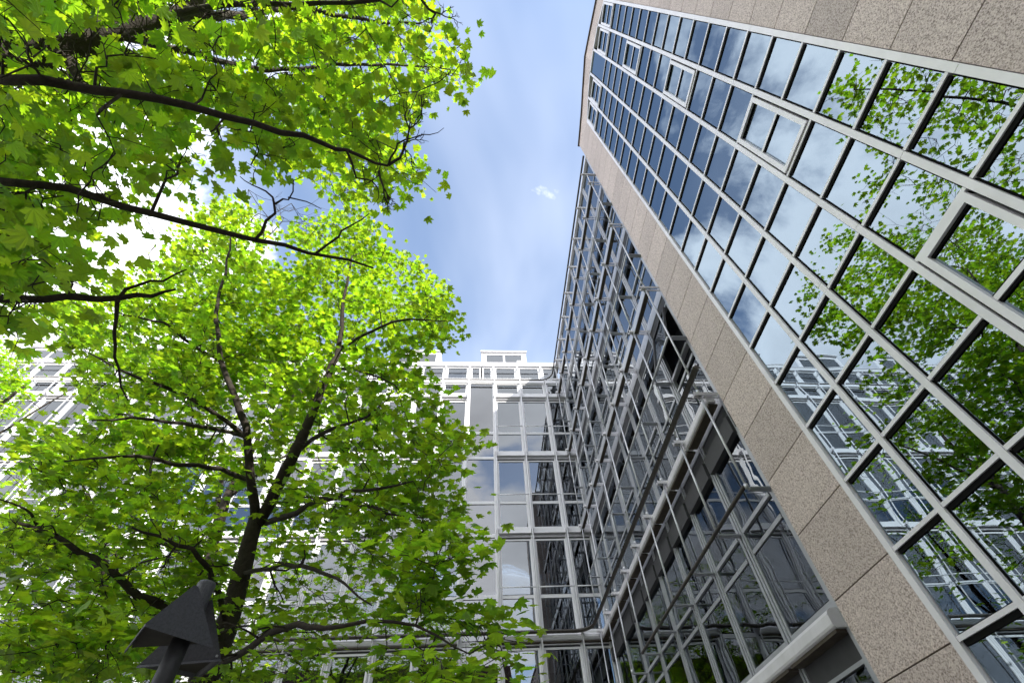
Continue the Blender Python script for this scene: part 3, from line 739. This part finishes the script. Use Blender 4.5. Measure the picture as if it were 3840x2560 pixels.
def tree(root, limbs, att, nleaf, spread, size, lm, tag, tilt=.45, nind=300, bare=(), twig_r=.007, full=True, see=0):
    """limbs: list of lists of (point, radius); att: attraction points; every twig is grown from the nearest wood"""
    base = np.array(world_loc(root)); nodes, nr = [], []
    def emit(name, V, Fc, smooth=True, kind=None):
        V = [np.array(v)+(0, 0, EYE)-base for v in V]
        o = bpy.data.objects.new(name, mesh(name, V, Fc, M['bark'], smooth)); col.objects.link(o); o.parent = root
        if kind: o['kind'] = kind
    for li, lb in enumerate(limbs):
        P, R = smooth_path([l[0] for l in lb], [l[1] for l in lb])
        V, Fc = tube_geo(P, R, 12 if li == 0 else 8)
        # knobbly bark
        V = [v+np.array(mn.noise_vector(Vector(v*6)))*R[min(i//(12 if li == 0 else 8), len(R)-1)]*.16 for i, v in enumerate(V)]
        emit('trunk' if li == 0 else 'branch', V, Fc)
        if li > 0 or True:
            for p, r in zip(P, R):
                if r < .2: nodes.append(p); nr.append(r)
    nodes = list(nodes); A = np.array(att)
    NP = np.array(nodes)
    d0 = np.array([np.min(((NP-a)**2).sum(1)) for a in A]); A = A[np.argsort(d0)]
    buf = np.zeros((len(nodes)+len(A)*4, 3)); buf[:len(nodes)] = nodes; rr = np.zeros(len(buf)); rr[:len(nodes)] = nr; cnt = len(nodes)
    TV, TF = [], []; ends = []
    for a in A:
        dd = ((buf[:cnt]-a)**2).sum(1); j = int(np.argmin(dd)); p0 = buf[j]; L_ = math.sqrt(dd[j])
        if L_ > 2.2: continue
        r0 = max(min(rr[j]*.7, .009+.010*L_), .0058); r1 = max(r0*.55, .0040)
        mid = (p0+a)/2+rng.normal(0, .09*L_, 3)+np.array([0, 0, .05*L_]); m3 = p0*.2+a*.8+rng.normal(0, .05*L_, 3)
        V, Fc = tube_geo([p0, mid, m3, a], [r0, (r0+r1)/2, r1*1.1, r1], 4, False)
        k = len(TV); TV += V; TF += [tuple(q+k for q in f) for f in Fc]
        for q, r in ((mid, (r0+r1)/2), (m3, r1*1.1), (a, r1)): buf[cnt] = q; rr[cnt] = r; cnt += 1
        ends.append((a, (a-p0)/(L_+1e-6)))
        # side twiglets
        for _ in range(2):
            t = rng.uniform(.3, 1); q = p0*(1-t)+a*t; e = a+rng.normal(0, spread*.7, 3)
            V, Fc = tube_geo([q, (q+e)/2+rng.normal(0, .03, 3), e], [max(r1, .004), max(r1*.7, .0032), .0022], 3, False)
            k = len(TV); TV += V; TF += [tuple(z+k for z in f) for f in Fc]
    for a, sc in bare:      # leafless sprays
        def grow(p, d, L_, r, depth):
            nonlocal TV, TF
            q1 = p+d*L_*.5+rng.normal(0, .05*L_, 3); q = p+d*L_+rng.normal(0, .08*L_, 3)
            V, Fc = tube_geo([p, q1, q], [r, r*.85, r*.7], 4, False); k = len(TV); TV += V; TF += [tuple(z+k for z in f) for f in Fc]
            if depth == 0: return
            for _ in range(2 if rng.random() < .7 else 3):
                dn = d+rng.normal(0, .55, 3); dn /= np.linalg.norm(dn); grow(q if rng.random() < .7 else q1, dn, L_*rng.uniform(.55, .85), r*.68, depth-1)
        p0 = np.array(a[0]); p1 = np.array(a[1]); d = p1-p0; L_ = np.linalg.norm(d); grow(p0, d/L_, L_*.42, .012*sc, 5)
    if TV: emit('twigs', TV, TF, False, 'stuff')
    E = np.array([e[0] for e in ends]); 
    m_ = rng.poisson(nleaf, len(E)); idx = np.repeat(np.arange(len(E)), m_)
    off = rng.normal(0, 1, (len(idx), 3))*np.array([spread*1.1, spread*1.1, spread*.30]); off[:, 2] += spread*.25
    P = E[idx]+off
    if see: P = P[~(below_limbs(P, limbs, .009, 6) & (rng.random(len(P)) < see))]
    build_leaves(tag, P, size, lm, root, tilt, nind, full)
def D(px, py, d): return ray(px, py)*d
def Yp(px, py, y): r = ray(px, py); return r*(y/r[1])
NEARER = [0.0]
def limbY(l): return [(Yp(a, b, y-NEARER[0]*min(1, i/2)), r*(1-.10*NEARER[0])) for i, (a, b, y, r) in enumerate(l)]
def limbD(l): return [(D(a, b, d), r) for a, b, d, r in l]
def clumps(p, sc, th): return mn.noise(Vector((p[0]*sc, p[1]*sc, p[2]*sc*2.5))) > th

# ---- main maple
mt = empty('maple_tree', (-2.95, 6.0, 0), 'large maple with forked trunk and bright green crown in front of the white office block', 'tree')
trunk = [(np.array([-2.95, 6.0, G]), .17)]+limbY([(770, 2540, 6.0, .145), (812, 2440, 6.0, .135), (862, 2300, 6.0, .120), (905, 2140, 6.0, .108), (960, 1945, 6.0, .098)])
NEARER[0] = .7
limbs = [trunk]+[limbY(l) for l in [
    [(960, 1960, 6.0, .075), (940, 1800, 5.9, .06), (918, 1604, 5.8, .055), (878, 1489, 5.6, .048), (827, 1351, 5.4, .042), (812, 1202, 5.2, .034), (815, 1144, 5.1, .03), (844, 1018, 4.9, .022), (867, 875, 4.7, .012)],
    [(965, 1960, 6.0, .095), (1040, 1830, 6.0, .085), (1100, 1700, 5.9, .078), (1165, 1570, 5.8, .068), (1210, 1454, 5.6, .06), (1244, 1374, 5.5, .055), (1273, 1288, 5.4, .045), (1290, 1120, 5.1, .03), (1320, 960, 4.8, .014)],
    [(827, 1351, 5.4, .03), (689, 1271, 5.3, .024), (620, 1210, 5.2, .02), (517, 1196, 5.1, .015), (436, 1167, 5.0, .008)],
    [(912, 1632, 5.8, .04), (775, 1529, 5.6, .034), (608, 1449, 5.4, .026), (442, 1385, 5.2, .018), (321, 1317, 5.1, .008)],
    [(918, 1638, 5.8, .032), (775, 1604, 5.3, .028), (631, 1578, 5.0, .022), (488, 1569, 4.8, .016), (344, 1575, 4.6, .008)],
    [(1273, 1305, 5.4, .036), (1353, 1259, 5.3, .03), (1474, 1207, 5.1, .022), (1589, 1196, 5.0, .014), (1690, 1205, 4.9, .006)],
    [(1259, 1385, 5.5, .028), (1325, 1380, 5.5, .022), (1428, 1420, 5.5, .014), (1500, 1470, 5.4, .007)],
    [(1000, 1958, 6.0, .045), (1101, 1924, 5.8, .038), (1198, 1872, 5.6, .03), (1302, 1844, 5.4, .024), (1417, 1832, 5.2, .018), (1549, 1803, 5.1, .008)],
    [(1190, 1880, 5.6, .024), (1313, 1878, 5.4, .02), (1445, 1918, 5.3, .015), (1589, 1941, 5.2, .007)],
    [(1080, 1740, 5.9, .04), (1140, 1670, 5.8, .034), (1239, 1609, 5.6, .028), (1376, 1563, 5.4, .018), (1457, 1495, 5.3, .008)],
    [(800, 2500, 6.0, .036), (900, 2446, 5.6, .034), (1015, 2378, 5.3, .032), (1118, 2337, 5.1, .029), (1187, 2354, 5.0, .024), (1267, 2357, 4.9, .02), (1480, 2330, 4.8, .014), (1640, 2370, 4.7, .010), (1760, 2450, 4.6, .005)],
    [(905, 2150, 6.0, .03), (1015, 2125, 5.6, .026), (1141, 2125, 5.3, .022), (1221, 2154, 5.1, .017), (1302, 2194, 5.0, .012), (1394, 2268, 4.9, .006)],
    [(800, 2440, 6.0, .055), (700, 2350, 5.9, .050), (620, 2280, 5.8, .046), (528, 2234, 5.7, .042), (442, 2165, 5.6, .038), (356, 2096, 5.5, .034), (252, 2039, 5.4, .029), (155, 1987, 5.3, .023), (57, 1953, 5.2, .016), (-60, 1930, 5.1, .008)],
    [(155, 1987, 5.3, .018), (120, 1930, 5.2, .014), (40, 1880, 5.1, .009), (-40, 1860, 5.0, .005)],
    [(442, 2165, 5.6, .02), (540, 2110, 5.6, .014), (640, 2080, 5.6, .008)],
    [(935, 1800, 5.95, .04), (861, 1769, 5.7, .034), (746, 1746, 5.4, .028), (574, 1723, 5.1, .022), (459, 1715, 4.9, .016), (241, 1729, 4.7, .007)],
    [(850, 2350, 6.0, .035), (792, 2176, 5.6, .03), (769, 2113, 5.4, .027), (723, 2056, 5.2, .022), (603, 2016, 5.0, .016), (494, 1976, 4.8, .008)],
]]
S_ = 1.633
NEARER[0] = 0.0
crown = [(0, 1640), (0, 1040), (40, 1020), (110, 985), (190, 960), (150, 870), (150, 800), (90, 745), (115, 695), (200, 700), (265, 665), (330, 640), (400, 605), (392, 555), (440, 510), (470, 468), (560, 482), (618, 520), (612, 590), (650, 640), (690, 600), (662, 540), (670, 510), (740, 505), (765, 478), (830, 476), (870, 510), (890, 560), (900, 600), (950, 602), (1005, 640), (1020, 700), (1062, 745), (1030, 790), (960, 800), (940, 850), (980, 900), (1020, 930), (1025, 980), (1085, 1012), (1050, 1045), (1010, 1060), (1060, 1110), (1082, 1200), (1060, 1285), (1000, 1300), (1040, 1340), (1100, 1372), (1140, 1430), (1172, 1530), (1165, 1640)]
crown = [(a*S_, b*S_) for a, b in crown]
thin = [(a*S_, b*S_) for a, b in [(560, 1180), (1060, 1300), (1000, 1340), (700, 1330), (640, 1440), (560, 1450)]]
thin2 = [(860, 1900), (1350, 2000), (1700, 2060), (1500, 2230), (1230, 2300), (1600, 2560), (800, 2560)]
thin3 = [(250, 1750), (850, 1700), (850, 2100), (500, 2250), (250, 2100)]
att = []
while len(att) < 1480:
    px, py = random.uniform(0, 1990), random.uniform(740, 2600)
    if not inpoly((px, py), crown): continue
    if inpoly((px, py), thin2) and random.random() < .62: continue
    if px > 1100 and py > 2230 and random.random() < .5: continue
    if inpoly((px, py), thin3) and random.random() < .35: continue
    t = (2560-py)/1800
    lo_y, hi_y = 4.1+.2*t, 8.0-2.0*t
    if px > 1450 and py > 2050: lo_y, hi_y = 3.5, 4.7
    y = random.uniform(lo_y, hi_y)
    p = Yp(px, py, y)
    if p[2] > 13.5: continue
    if not clumps(p, 1.15, -.04 if py > 1300 else -.20): continue
    if py > 1500 and random.random() < .42: continue
    att.append(p)
bareA = [((Yp(985, 905, 4.9), Yp(1010, 640, 4.2)), 1.4), ((Yp(560, 1050, 4.8), Yp(600, 850, 4.3)), 1.0), ((Yp(985, 905, 4.9), Yp(1180, 730, 4.3)), 1.1)]
tree(mt, limbs, att, 18, .16, .146, M['leaf'], 'maple', .42, 300, bareA, see=.78)

# ---- maple overhead (upper left)
nt_ = empty('overhead_maple_tree', (-6.2, 1.2, 0), 'nearby maple whose dark limbs and leaves hang over the upper left', 'tree')
trunk = [(np.array([-6.2, 1.2, G]), .24), (np.array([-6.0, 1.15, 1.4]), .21), (D(-900, 560, 4.6), .18), (D(-350, 320, 4.5), .165), (D(0, 225, 4.5), .15), (D(230, 190, 4.6), .13), (D(420, 120, 4.9), .11), (D(640, 60, 5.3), .085), (D(800, -40, 5.8), .05)]
limbs = [trunk]+[limbD(l) for l in [
    [(-500, 330, 4.0, .05), (0, 292, 3.0, .034), (250, 320, 3.05, .032), (460, 350, 3.1, .029), (720, 400, 3.3, .027), (960, 462, 3.5, .024), (1130, 510, 3.7, .022), (1250, 550, 3.85, .018), (1360, 590, 4.0, .014), (1455, 622, 4.1, .010)],
    [(-500, 640, 4.0, .05), (0, 682, 3.3, .032), (250, 700, 3.4, .030), (450, 765, 3.5, .028), (700, 838, 3.7, .025), (960, 895, 3.9, .021), (1170, 950, 4.1, .016), (1400, 1005, 4.4, .009)],
    [(-500, 1090, 4.0, .05), (0, 1116, 3.6, .034), (250, 1118, 3.7, .030), (450, 1112, 3.8, .025), (560, 1100, 3.9, .018), (660, 1085, 4.0, .009)],
    [(450, 1112, 3.8, .016), (520, 1062, 3.9, .013), (620, 1045, 4.0, .010), (700, 1010, 4.1, .006)],
    [(440, 1120, 3.8, .018), (437, 1200, 3.9, .015), (425, 1290, 4.0, .013), (440, 1385, 4.1, .010), (480, 1500, 4.2, .006)],
    [(960, 895, 3.9, .014), (1000, 830, 3.92, .012), (1032, 765, 3.95, .010), (1000, 715, 3.97, .007), (950, 680, 4.0, .005), (900, 662, 4.0, .003)],
    [(1032, 765, 3.95, .009), (1080, 740, 3.95, .007), (1105, 690, 4.0, .005), (1140, 660, 4.0, .003)],
    [(1080, 740, 3.95, .007), (1150, 760, 4.0, .005), (1205, 784, 4.0, .0025)],
    [(950, 680, 4.0, .004), (960, 640, 4.0, .003), (925, 610, 4.0, .002)],
    [(1185, 950, 4.1, .012), (1260, 885, 4.15, .010), (1310, 860, 4.2, .008), (1385, 800, 4.3, .004)],
    [(1455, 622, 4.1, .010), (1480, 565, 4.1, .009), (1520, 522, 4.1, .007), (1570, 505, 4.1, .005), (1610, 500, 4.1, .004), (1665, 480, 4.1, .002)],
    [(1525, 520, 4.1, .006), (1545, 470, 4.1, .004), (1530, 430, 4.1, .002)],
    [(1300, 565, 3.9, .012), (1340, 650, 4.0, .009), (1400, 670, 4.0, .007), (1425, 720, 4.0, .004), (1400, 770, 4.0, .002)],
    [(240, 200, 4.6, .05), (280, 270, 4.5, .04), (320, 330, 4.4, .022), (420, 350, 4.4, .010)],
    [(640, 60, 5.3, .05), (840, 22, 5.0, .03), (1000, 12, 4.8, .026), (1200, 12, 4.7, .022), (1420, 0, 4.6, .018)],
    [(420, 120, 4.9, .05), (700, 200, 6.0, .045), (1000, 260, 7.2, .036), (1300, 245, 8.2, .028), (1540, 245, 9.0, .02), (1690, 262, 9.4, .010)],
    [(640, 60, 5.3, .06), (900, 60, 6.6, .055), (1100, 30, 7.6, .05), (1400, 80, 8.6, .026), (1580, 90, 9.2, .012)],
]]
pol = [(-60, -60), (1610, -60), (1640, 60), (1625, 120), (1560, 150), (1640, 170), (1700, 180), (1762, 200), (1760, 320), (1640, 340), (1590, 340), (1600, 420), (1540, 480), (1500, 560), (1570, 620), (1600, 690), (1510, 740), (1420, 700), (1330, 720), (1260, 770), (1180, 690), (1130, 590), (1050, 640), (870, 520), (770, 600), (690, 700), (650, 710), (540, 600), (480, 700), (520, 800), (530, 860), (500, 960), (420, 1010), (280, 1050), (200, 1080), (110, 1220), (-60, 1280)]
att = []
while len(att) < 1250:
    px, py = random.uniform(-200, 1780), random.uniform(-160, 1290)
    q = (max(px, -59), max(py, -59))
    if not inpoly(q, pol): continue
    if px < 950 and py > 380 and random.random() < .5: continue
    if px < 600 and py > 150 and random.random() < .3: continue
    near_d = 2.3+1.4*max(0, px)/1600+.5*random.random(); far_d = 5.2+2.6*max(0, px)/1600
    if px < 700 and py > 560: far_d = 4.6
    d = near_d+(far_d-near_d)*random.random()**.8
    if px > 1150: d = random.uniform(4.6, 10.5)
    p = D(px, py, d)
    if not clumps(p, 1.5, -.12): continue
    att.append(p)
bareB = [((D(1455, 620, 4.1), D(1640, 490, 4.1)), 1.2), ((D(1420, 640, 4.2), D(1470, 780, 4.2)), 1.0), ((D(1580, 0, 5), D(1690, 150, 5.1)), 1.2)]
tree(nt_, limbs, att, 9, .17, .150, M['leaf_near'], 'overhead', .42, 300, bareB, see=.93)

# ---- two maples behind the main one and a sunlit one at far left
def back_tree(name, x, y, label, poly, n, ylo, yhi, trunkpts, lm, nleaf=10, size=.16, extra=(), spread=.2):
    r = empty(name, (x, y, 0), label, 'tree', 'maples standing behind the main maple')
    att = []; tries = 0
    xs = [p[0] for p in poly]; ys = [p[1] for p in poly]
    while len(att) < n and tries < n*60:
        tries += 1
        px, py = random.uniform(min(xs), max(xs)), random.uniform(min(ys), max(ys))
        if not inpoly((px, py), poly): continue
        p = Yp(px, py, random.uniform(ylo, yhi))
        if p[2] < 1.2 or not clumps(p, .8, -.05): continue
        att.append(p)
    tree(r, [trunkpts]+list(extra), att, nleaf, spread, size, lm, name+label[:6], .45, 120, full=False)
back_tree('maple_tree', -5.0, 9.3, 'slimmer maple with leaning trunk directly behind the forked maple', [(560, 1500), (1150, 1420), (1500, 1750), (1420, 2250), (1250, 2560), (420, 2560), (300, 2200), (380, 1750)], 190, 8.6, 11.2,
          [(np.array([-5.0, 9.3, G]), .16)]+limbY([(735, 2230, 9.3, .13), (800, 2030, 9.3, .11), (850, 1870, 9.3, .09), (905, 1760, 9.3, .07), (980, 1620, 9.2, .04)]), M['leaf'],
          extra=[limbY([(800, 2030, 9.3, .06), (830, 1800, 9.4, .05), (840, 1650, 9.5, .03)]), limbY([(850, 1870, 9.3, .05), (1050, 1720, 9.6, .03), (1250, 1650, 9.8, .015)]), limbY([(760, 2150, 9.3, .05), (600, 2020, 9.4, .035), (450, 1900, 9.5, .015)])])
back_tree('maple_tree', -8.3, 9.6, 'thin stemmed maple behind the lower left branches, left of the lamp', [(-200, 1640), (250, 1700), (520, 1900), (600, 2300), (560, 2600), (-200, 2600)], 220, 8.0, 11.0,
          [(np.array([-7.7, 9.6, G]), .12)]+limbY([(400, 2500, 9.6, .10), (400, 2300, 9.6, .09), (390, 2150, 9.6, .075), (370, 1990, 9.5, .06), (330, 1850, 9.5, .035)]), M['leaf'],
          extra=[limbY([(390, 2150, 9.6, .05), (240, 2000, 9.4, .035), (80, 1900, 9.3, .015)]), limbY([(400, 2300, 9.6, .05), (250, 2250, 9.4, .035), (30, 2200, 9.2, .015)]), limbY([(395, 2200, 9.6, .05), (480, 2050, 9.4, .03), (520, 1950, 9.3, .015)])])
back_tree('maple_tree', -15.5, 11.5, 'sunlit yellow green maple at the far left edge in front of the attic windows', [(-500, 1330), (-200, 1250), (40, 1290), (95, 1340), (60, 1400), (95, 1470), (60, 1540), (-100, 1620), (-500, 1640)], 260, 10.6, 12.0,
          [(np.array([-15.5, 11.5, G]), .2), (np.array([-15.4, 11.5, 4]), .15), (np.array([-15.2, 11.4, 9]), .08), (np.array([-15.0, 11.4, 12]), .03)], M['leaf_far'], nleaf=14, extra=[[(np.array([-15.3, 11.4, 7]), .06), (np.array([-14.0, 11.3, 10]), .03), (np.array([-13.2, 11.2, 11.5]), .015)]])
# street trees behind the camera, mirrored in the windows
for (x, y, lab) in ((-3.5, -8.5, 'street tree standing behind the viewer, mirrored beside the blank window bay'), (-9.5, -9.5, 'street tree behind the viewer, mirrored further left in the lower windows'), ):
    r = empty('street_tree', (x, y, 0), lab, 'tree', 'street trees mirrored in the windows')
    tp = [(np.array([x, y, G]), .22), (np.array([x+.1, y, 4]), .18), (np.array([x, y+.2, 8]), .13), (np.array([x+.2, y, 12]), .06), (np.array([x, y, 14.5]), .03)]
    ex = [[(np.array([x, y, 5+k*1.3]), .07), (np.array([x+1.3*math.cos(k*2.2), y+1.3*math.sin(k*2.2), 6.5+k*1.4]), .04), (np.array([x+2.3*math.cos(k*2.2), y+2.3*math.sin(k*2.2), 7.5+k*1.4]), .015)] for k in range(6)]
    att = []
    while len(att) < 260:
        v = rng.normal(0, 1, 3); v /= np.linalg.norm(v); v *= rng.uniform(.4, 1)**.6
        p = np.array([x, y, 10.5])+v*np.array([2.7, 2.7, 5.2])
        if clumps(p, .7, -.08): att.append(p)
    tree(r, [tp]+ex, att, 12, .26, .2, M['leaf_far'], 'street'+str(x), .5, 0, full=False)
print('objects', len(bpy.data.objects))
